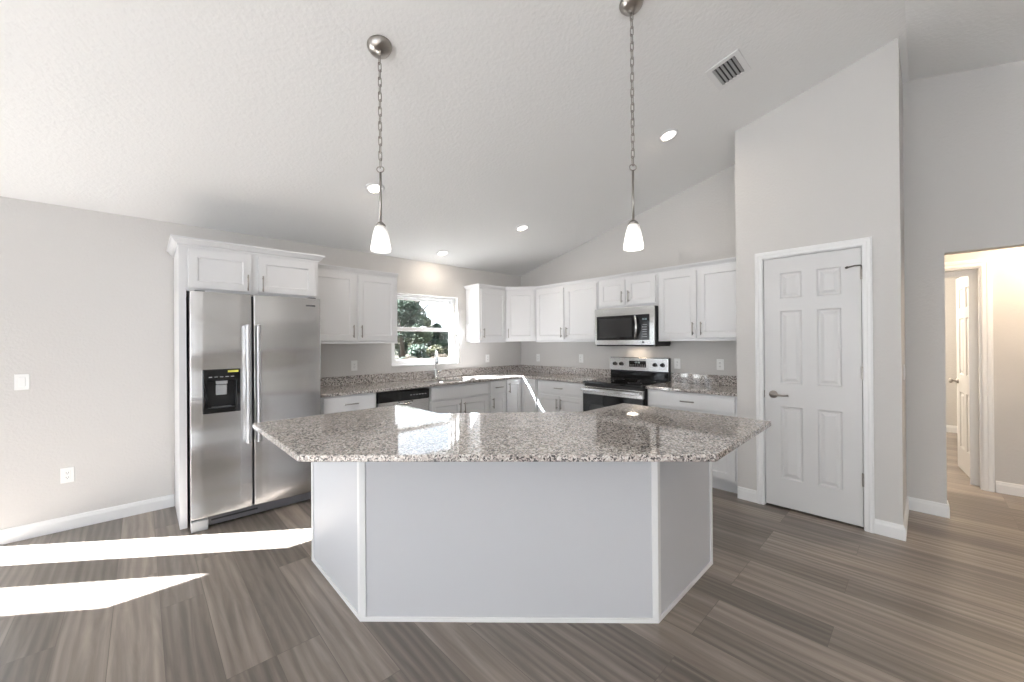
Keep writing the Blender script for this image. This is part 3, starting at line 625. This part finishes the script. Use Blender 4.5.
# ------------------------------------------------------------------ refrigerator
t = empty('refrigerator', (-4.130, 0, 0), 0, 'stainless side-by-side refrigerator with water dispenser in the left door', 'refrigerator')
FW = 0.900
mkobj('body', boxes((0.006, -0.655, 0.03, FW - 0.006, -0.03, 1.765)), 'grey_plastic', t, bevel=0.004)
def fdoor(x0, x1, rec=None):
    us = [x0, x1]; vv = [0.085, 1.772]
    bm = bmesh.new(); n = 10; y0 = -0.662; bulge = 0.012
    yf = lambda x: -0.722 - bulge * (1 - ((x - (x0 + x1) / 2) / ((x1 - x0) / 2)) ** 2)
    xs = [x0 + (x1 - x0) * k / n for k in range(n + 1)]; zs = [0.085, 1.772]
    if rec: xs = sorted(set([x for x in xs if not (rec[0] < x < rec[1])] + [rec[0], rec[1]])); zs = [0.085, rec[2], rec[3], 1.772]
    slab_cells(xs, zs, lambda i, j: bool(rec) and j == 1 and xs[i] >= rec[0] - 1e-6 and xs[i + 1] <= rec[1] + 1e-6, 0, 1, lambda u, v, w: (u, y0 if w == 0 else yf(u), v), bm)
    return bm
REC = (0.076, 0.300, 0.862, 1.182)
dl_ = mkobj('freezer_door', fdoor(0.0, 0.383, REC), 'steel', t, bevel=0.006, segs=3)
dr_ = mkobj('refrigerator_door', fdoor(0.396, FW), 'steel', t, bevel=0.006, segs=3)
# dispenser
dsp = mkobj('dispenser', slab_cells([REC[0] - 0.004, 0.100, 0.276, REC[1] + 0.004], [REC[2] - 0.004, 0.895, 1.10, REC[3] + 0.004], lambda i, j: i == 1 and j == 1, -0.742, -0.72, XZ), 'black_gloss', dl_, bevel=0.003)
D_ = -0.012
bm = boxes((0.105, -0.676, 0.88, 0.295, -0.668, 1.12), (0.105, -0.725, 0.88, 0.112, -0.676, 1.12), (0.288, -0.725, 0.88, 0.295, -0.676, 1.12), (0.112, -0.735, 0.880, 0.288, -0.676, 0.895), (0.112, -0.725, 1.10, 0.288, -0.676, 1.12))
mkobj('dispenser_recess', bm, 'black', dsp).location.x = D_
mkobj('paddle', boxes((0.165, -0.705, 0.99, 0.235, -0.690, 1.07)), 'light_plastic', dsp, bevel=0.006).location.x = D_
mkobj('nozzle', boxes((0.165, -0.735, 1.075, 0.235, -0.690, 1.105)), 'light_plastic', dsp, bevel=0.004).location.x = D_
mkobj('drip_tray', boxes((0.14, -0.735, 0.896, 0.26, -0.68, 0.902)), 'grey_plastic', dsp).location.x = D_
mkobj('sticker', boxes((0.235, -0.7435, 1.162, 0.302, -0.7425, 1.178)), 'sticker', dsp).location.x = D_
bm = bmesh.new()
for k in range(5): box(bm, 0.118 + 0.034 * k, -0.7435, 1.128, 0.138 + 0.034 * k, -0.7425, 1.133)
mkobj('button_marks', bm, 'ink', dsp).location.x = D_
for x, par in ((0.352, dl_), (0.420, dr_)):
    bm = prism([(-0.016, -0.728), (-0.016, -0.775), (-0.009, -0.787), (0.009, -0.787), (0.016, -0.775), (0.016, -0.728)], 0.60, 1.53, lambda u, v, w: (x + u, v, w))
    mkobj('handle', bm, 'light_steel', par, bevel=0.005, segs=3)
mkobj('badge', boxes((0.78, -0.7335, 1.702, 0.855, -0.7275, 1.714)), 'grey_plastic', dr_)
gr_ = mkobj('grille', boxes((0.02, -0.70, 0.012, FW - 0.02, -0.640, 0.078)), 'grey_plastic', t, bevel=0.003)
mkobj('grille_slot', boxes((0.12, -0.7025, 0.045, 0.42, -0.7005, 0.058)), 'black', gr_)
mkobj('foot_cover', boxes((0.0, -0.742, 0.0, 0.10, -0.66, 0.075)), 'light_plastic', t, bevel=0.006)
mkobj('foot_cover', boxes((FW - 0.08, -0.725, 0.0, FW, -0.66, 0.07)), 'grey_plastic', t, bevel=0.006)
for x in (0.03, FW - 0.09): mkobj('hinge_cover', boxes((x, -0.70, 1.773, x + 0.06, -0.58, 1.782)), 'grey_plastic', t, bevel=0.003)

# ------------------------------------------------------------------ island
t = empty('kitchen_island', (-2.9, -2.6, 0), 0, 'white angled kitchen island with granite top and breakfast overhang', 'kitchen island')
ox, oy = 2.9, 2.6
base = [(-3.60, -1.73), (-3.60, -2.486), (-2.558, -3.512), (-1.832, -3.505), (-1.832, -2.90), (-2.27, -2.90), (-3.00, -2.24), (-3.00, -1.73)]
sh = lambda P: [(a + ox, b + oy) for a, b in P]
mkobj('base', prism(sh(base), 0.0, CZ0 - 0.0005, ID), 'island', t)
top = [(-3.917, -1.705), (-3.917, -2.618), (-2.692, -3.835), (-1.765, -3.812), (-1.765, -2.862), (-2.255, -2.862), (-2.970, -2.222), (-2.970, -1.705)]
mkobj('granite_top', prism(sh(top), CZ0, CZ1, ID), 'granite', t, bevel=0.004)
# trim strips, running on the outer face: base strip, corner strips
path = sh([(-3.60, -1.73), (-3.60, -2.486), (-2.558, -3.512), (-1.832, -3.505)])
mkobj('base_trim', sweep(path, [(-0.008, 0), (-0.008, 0.022), (0, 0.022), (0, 0)], ID) , 'trim', t, bevel=0.001)
def strip(i, a, b):
    P = Vector(path[i]); d0 = (Vector(path[i]) - Vector(path[i - 1])).normalized() if i > 0 else None; d1 = (Vector(path[i + 1]) - Vector(path[i])).normalized() if i < 3 else None
    pts = ([P - d0 * a] if d0 else []) + [P] + ([P + d1 * b] if d1 else [])
    return sweep(pts, [(-0.007, 0.022), (-0.007, CZ0 - 0.002), (0, CZ0 - 0.002), (0, 0.022)], ID)
for i in range(4): mkobj('corner_trim', strip(i, 0.025, 0.025), 'trim', t)
# cabinet doors on the working side
def face_doors(p0, p1, n):
    P0, P1 = Vector(p0), Vector(p1); L = (P1 - P0).length; ang = math.atan2(P1.y - P0.y, P1.x - P0.x); wd = (L - 0.03 * (n + 1)) / n
    for k in range(n):
        x0 = 0.03 + k * (wd + 0.03)
        for (z0, z1, dr) in ((0.13, 0.70, False), (0.722, 0.862, True)):
            h = z1 - z0; fr_ = 0.055 if not dr else 0.008
            bm = panel_slab(wd, h, 0.019, [(fr_, wd - fr_, fr_, h - fr_)], [(0.006, 0.008 if not dr else -0.002), (0.010, 0.008 if not dr else -0.002)], x0, z0, 0)
            bmh = bmesh.new()
            if dr: tube([(x0 + wd / 2 - 0.06, -0.049, z0 + h / 2), (x0 + wd / 2 + 0.06, -0.049, z0 + h / 2)], 0.0055, 8, bmh); [tube([(x0 + wd / 2 + s, -0.019, z0 + h / 2), (x0 + wd / 2 + s, -0.049, z0 + h / 2)], 0.0045, 8, bmh) for s in (-0.045, 0.045)]
            else: tube([(x0 + wd - 0.03, -0.049, z1 - 0.16), (x0 + wd - 0.03, -0.049, z1 - 0.03)], 0.0055, 8, bmh); [tube([(x0 + wd - 0.03, -0.019, z1 - 0.095 + s), (x0 + wd - 0.03, -0.049, z1 - 0.095 + s)], 0.0045, 8, bmh) for s in (-0.045, 0.045)]
            for b_ in (bm, bmh):
                bmesh.ops.rotate(b_, verts=b_.verts, cent=(0, 0, 0), matrix=Matrix.Rotation(ang, 3, 'Z')); bmesh.ops.translate(b_, verts=b_.verts, vec=(P0.x, P0.y, 0))
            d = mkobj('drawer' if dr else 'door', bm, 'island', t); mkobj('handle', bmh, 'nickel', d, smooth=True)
q = sh([(-3.00, -1.73), (-3.00, -2.24), (-2.27, -2.90), (-1.832, -2.90)])
face_doors(q[1], q[0], 1) if False else None
for a_, b_, n_ in ((q[1], q[0], 1), (q[2], q[1], 2), (q[3], q[2], 1)): face_doors(a_, b_, n_)

# ------------------------------------------------------------------ ceiling fixtures
slope = math.atan(K)
def on_ceiling(o, x, y): o.location = (x, y, zc(y)); o.rotation_euler = (-slope, 0, 0)
cans = [(-2.93, -1.19, 'round recessed ceiling light just left of the left pendant rod'), (-1.66, -0.30, 'round recessed ceiling light above the sink window, lowest in the photo'),
        (-1.155, -1.20, 'round recessed ceiling light midway between the two pendants'), (-1.13, -2.935, 'round recessed ceiling light below the air vent, near the right pendant')]
proto = None
for (x, y, lab) in cans:
    if proto is None:
        o = empty('recessed_light', label=lab, cat='ceiling light', group='recessed lights in the sloped ceiling'); proto = o
        mkobj('trim_ring', lathe([(0.056, -0.001), (0.061, -0.008), (0.078, -0.006), (0.080, 0.0)], 36), 'trim', o, smooth=True)
        mkobj('lens', lathe([(0, -0.003), (0.057, -0.003), (0.057, -0.0005), (0, -0.0005)], 36), 'lens', o)
    else: o = copy_tree(proto)
    tag(o, lab, 'ceiling light', 'recessed lights in the sloped ceiling'); on_ceiling(o, x, y)
    add_light('recessed_lamp', 'AREA', (x, y - 0.004, zc(y) - 0.018), 2.6, (1, 0.86, 0.70), (0, 0, -1), shape='DISK', size=0.12, specular_factor=0.08)
# supply vent
vt = empty('ceiling_vent', label='white rectangular air vent with dark louvre slats in the sloped ceiling', cat='vent'); on_ceiling(vt, -1.417, -3.492)
mkobj('frame', slab_cells([-0.142, -0.105, 0.105, 0.142], [-0.108, -0.072, 0.072, 0.108], lambda i, j: i == 1 and j == 1, -0.010, -0.001, ID), 'trim', vt, bevel=0.003)
mkobj('duct_back', boxes((-0.106, -0.073, -0.0035, 0.106, 0.073, -0.001)), 'black', vt)
for k in range(6):
    bm = boxes((-0.104, -0.0095, -0.0015, 0.104, 0.0095, 0.0)); bmesh.ops.rotate(bm, verts=bm.verts, cent=(0, 0, 0), matrix=Matrix.Rotation(0.45, 3, 'X')); bmesh.ops.translate(bm, verts=bm.verts, vec=(0, -0.063 + 0.0252 * k, -0.0085)); mkobj('slat', bm, 'light_plastic', vt)

# pendants
def make_pendant(x, y, lab):
    Z = zc(y); o = empty('pendant_light', (x, y, 0), 0, lab, 'pendant light')
    cp = lathe([(0, -0.056), (0.010, -0.056), (0.012, -0.048), (0.030, -0.044), (0.053, -0.029), (0.065, -0.008), (0.066, 0.0), (0, 0.0)], 40)
    bmesh.ops.rotate(cp, verts=cp.verts, cent=(0, 0, 0), matrix=Matrix.Rotation(-slope, 3, 'X')); bmesh.ops.translate(cp, verts=cp.verts, vec=(0, 0, Z - 0.001)); mkobj('canopy', cp, 'nickel', o, smooth=True)
    zt, zb = Z - 0.055, 2.335; L = 0.052; n = int(round((zt - zb) / (L * 0.80))); st = (zt - zb) / n; bm = bmesh.new()
    for k in range(n):
        zz = zt - (k + 0.5) * st; pts = []
        for a in range(16):
            th = 2 * PI * a / 16; u = 0.0085 * math.cos(th); v = (L / 2 - 0.0085) * (1 if math.sin(th) > 0 else -1) * (abs(math.sin(th)) > 1e-6) + 0.0085 * math.sin(th)
            pts.append((u, 0, zz + v) if k % 2 else (0, u, zz + v))
        tube(pts, 0.0026, 6, bm, closed=True)
    mkobj('chain', bm, 'nickel', o, smooth=True)
    rg = tube([(0.014 * math.cos(2 * PI * k / 20), -0.014 * math.cos(2 * PI * k / 20) * 0.9, 2.322 + 0.016 * math.sin(2 * PI * k / 20)) for k in range(20)], 0.003, 8, closed=True); mkobj('hook_ring', rg, 'nickel', o, smooth=True)
    mkobj('rod', tube([(0, 0, 2.306), (0, 0, 2.03)], 0.0065, 12), 'nickel', o, smooth=True)
    mkobj('socket_cap', lathe([(0, 0.022), (0.012, 0.020), (0.024, 0.008), (0.027, 0.0), (0.022, -0.003), (0, -0.004)], 28, c=(0, 0, 2.014)), 'nickel', o, smooth=True)
    mkobj('glass_shade', lathe([(0.022, 0.0), (0.030, -0.006), (0.040, -0.040), (0.048, -0.085), (0.053, -0.118), (0.052, -0.134), (0.047, -0.136), (0.049, -0.118), (0.044, -0.085), (0.036, -0.040), (0.026, -0.010), (0.0, -0.008)], 40, c=(0, 0, 2.012)), 'shade', o, smooth=True)
    mkobj('bulb', lathe([(0, 0.0), (0.011, -0.004), (0.013, -0.03), (0.022, -0.065), (0.018, -0.088), (0, -0.098)], 20, c=(0, 0, 2.004)), 'lens', o, smooth=True)
make_pendant(-3.441, -2.392, 'nickel chain pendant with frosted white glass shade, over island end nearest refrigerator')
make_pendant(-2.446, -3.337, 'nickel chain pendant with frosted white glass shade, over island end nearest pantry')

# ------------------------------------------------------------------ outlets and switches
def plate(name, loc, rz, lab, cat, kind, gangs=1, group=None):
    o = empty(name, loc, rz, lab, cat); w = 0.035 + 0.023 * (gangs - 1); w = 0.035 * 1 + 0.0229 * (gangs - 1)
    mkobj('cover_plate', boxes((-w, -0.006, -0.057, w, -0.0005, 0.057)), 'plate', o, bevel=0.003)
    for q in range(gangs):
        cx = (q - (gangs - 1) / 2) * 0.046; k = kind[q]
        mkobj('receptacle' if k == 'o' else 'rocker', boxes((cx - 0.0165, -0.009, -0.033, cx + 0.0165, -0.006, 0.033)), 'plate', o, bevel=0.002)
        if k == 'o':
            bm = bmesh.new()
            for zz in (-0.017, 0.017): box(bm, cx - 0.007, -0.0096, zz - 0.003, cx - 0.0045, -0.009, zz + 0.006); box(bm, cx + 0.0045, -0.0096, zz - 0.003, cx + 0.007, -0.009, zz + 0.006); box(bm, cx - 0.002, -0.0096, zz - 0.010, cx + 0.002, -0.009, zz - 0.006)
            mkobj('slots', bm, 'slot', o)
    return o
plate('light_switch', (-5.005, 0, 1.12), 0, 'white rocker switch plate on the plain wall left of the refrigerator', 'switch', 's')
plate('outlet', (-4.793, 0, 0.408), 0, 'white outlet low on the wall left of the refrigerator, above the baseboard', 'outlet', 'o')
plate('outlet', (-2.65, 0, 1.125), 0, 'white outlet below the wall cabinet between refrigerator and window', 'outlet', 'o')
plate('outlet', (-0.70, 0, 1.14), 0, 'white outlet below the wall cabinet between window and corner', 'outlet', 'o')
plate('outlet', (0, -0.37, 1.135), RIGHT, 'white outlet on the range wall nearest the room corner', 'outlet', 'o')
plate('outlet', (0, -1.17, 1.145), RIGHT, 'white outlet just left of the range backguard', 'outlet', 'o')
plate('outlet', (0, -2.50, 1.12), RIGHT, 'white outlet just right of the range backguard', 'outlet', 'o')
plate('outlet', (0, -2.95, 1.125), RIGHT, 'white outlet on the range wall nearest the pantry wall', 'outlet', 'o')
o = plate('light_switch', (PF + 0.36, -4.31, 1.13), 0, 'white rocker switch on the pantry side wall, seen nearly edge-on', 'switch', 's')

# ------------------------------------------------------------------ outside
S('ground', boxes((-60, 0.16, -0.35, 60, 90, -0.15)), 'ground')
def foliage(bm, c, r, n, s, seed):
    rnd = random.Random(seed)
    for _ in range(n):
        while True:
            p = Vector((rnd.uniform(-1, 1), rnd.uniform(-1, 1), rnd.uniform(-1, 1)))
            if p.length < 1: break
        p = p.normalized() * (p.length ** 0.5)
        q = Vector((c[0] + p.x * r[0], c[1] + p.y * r[1], c[2] + p.z * r[2]))
        a = Vector((rnd.gauss(0, 1), rnd.gauss(0, 1), rnd.gauss(0, 1))).normalized(); b = a.orthogonal().normalized(); l = s * rnd.uniform(0.6, 1.3)
        vs_ = [bm.verts.new(q + v) for v in (a * l, b * l * 0.45, -a * l, -b * l * 0.45)]; bm.faces.new(vs_)
def tree(x, y, h, w, leaf, lab, seed, name='tree', trunk=True, dens=1.0, group=None):
    rnd = random.Random(seed); o = empty(name, (x, y, -0.15), 0, lab, 'tree' if trunk else 'shrub', group)
    if trunk:
        bm = tube([(0, 0, 0), (0.05 * h * rnd.uniform(-1, 1), 0, h * 0.35), (0.04 * h * rnd.uniform(-1, 1), 0.1, h * 0.8)], 0.1, 8, rads=[0.035 * h, 0.024 * h, 0.008 * h])
        for k in range(7):
            a = rnd.uniform(0, 2 * PI); zz = h * rnd.uniform(0.3, 0.7); tube([(0, 0, zz), (math.cos(a) * w * 0.25, math.sin(a) * w * 0.25, zz + h * 0.12), (math.cos(a) * w * 0.42, math.sin(a) * w * 0.42, zz + h * 0.2)], 0.03, 6, bm, rads=[0.012 * h, 0.008 * h, 0.003 * h])
        mkobj('trunk', bm, 'bark', o, smooth=True)
    bm = bmesh.new()
    for k in range(22 if trunk else 7):
        a = rnd.uniform(0, 2 * PI); rr = rnd.uniform(0, 0.36) * w; zz = h * rnd.uniform(0.32, 0.88) if trunk else h * rnd.uniform(0.2, 0.6)
        sc = (1.1 - zz / h) * 0.9 + 0.25 if trunk else 1
        rad = w * rnd.uniform(0.16, 0.26) * sc
        foliage(bm, (rr * math.cos(a) * sc, rr * math.sin(a) * sc, zz), (rad, rad, rad * 0.8), int(520 * dens), 0.10, seed * 31 + k)
    mkobj('foliage', bm, leaf, o)
# positions follow rays from the room through the window opening
tree(8.3, 19.5, 5.6, 3.6, 'leaf_dark', 'dark green dense tree at the left of the window view', 3)
tree(10.3, 21.5, 6.0, 2.9, 'leaf_pale', 'pale green tall tree in the middle of the window view', 5)
tree(12.2, 21.0, 3.2, 3.0, 'leaf_dark', 'low dark tree at the right of the window view', 8)
tree(9.8, 25.0, 4.2, 3.6, 'leaf_olive', 'olive tree behind and between the two tall window-view trees', 9)
tree(13.4, 25.0, 3.6, 3.6, 'leaf_olive', 'low olive tree behind the dark tree at the right of the window view', 18)
tree(6.2, 22.0, 6.4, 3.4, 'leaf_olive', 'olive tree left of the dark dense tree, near the window frame', 15)
for k, (x, w, h, lab) in enumerate([(9.5, 5.0, 3.4, 'broad dark tree far behind the left of the window view'), (14.0, 5.0, 3.0, 'broad dark tree far behind the middle of the window view'), (18.6, 5.0, 2.9, 'broad dark tree far behind the right of the window view')]):
    tree(x, 31.0, h, w, 'leaf_dark', lab, 70 + k)
for k, (x, y, h, w, lf, lab) in enumerate([(7.0, 15.6, 1.9, 2.0, 'leaf_dark', 'dark green bush below the dark window-view tree'), (8.9, 16.8, 2.0, 2.0, 'leaf_olive', 'olive bush in the middle of the window view'),
        (10.8, 17.6, 1.9, 2.0, 'leaf_olive', 'olive bush at the right of the window view'), (5.6, 13.2, 1.1, 1.7, 'leaf_brown', 'dry brown brush low at the left of the window view'),
        (7.3, 13.4, 1.0, 1.7, 'leaf_brown', 'dry brown brush low at the middle of the window view'), (9.1, 13.9, 1.05, 1.7, 'leaf_brown', 'dry brown brush low at the right of the window view')]):
    tree(x, y, h, w, lf, lab, 40 + k, 'shrub', False, 1.0)

# ------------------------------------------------------------------ hall and microwave lamps, plus an added fill in the far room
add_light('hall_lamp', 'POINT', (0.72, -5.3, 2.3), 30, (1, 0.78, 0.55), shadow_soft_size=0.12)
add_light('bedroom_fill', 'POINT', (2.6, -3.6, 2.1), 90, (1, 0.88, 0.72), shadow_soft_size=0.15)  # unseen lamp added in place of daylight on the open door
add_light('microwave_task_lamp', 'AREA', (-0.16, -2.03, 1.312), 0.6, (1, 0.80, 0.58), (0, 0, -1), shape='RECTANGLE', size=0.12, size_y=0.08, specular_factor=0.2)
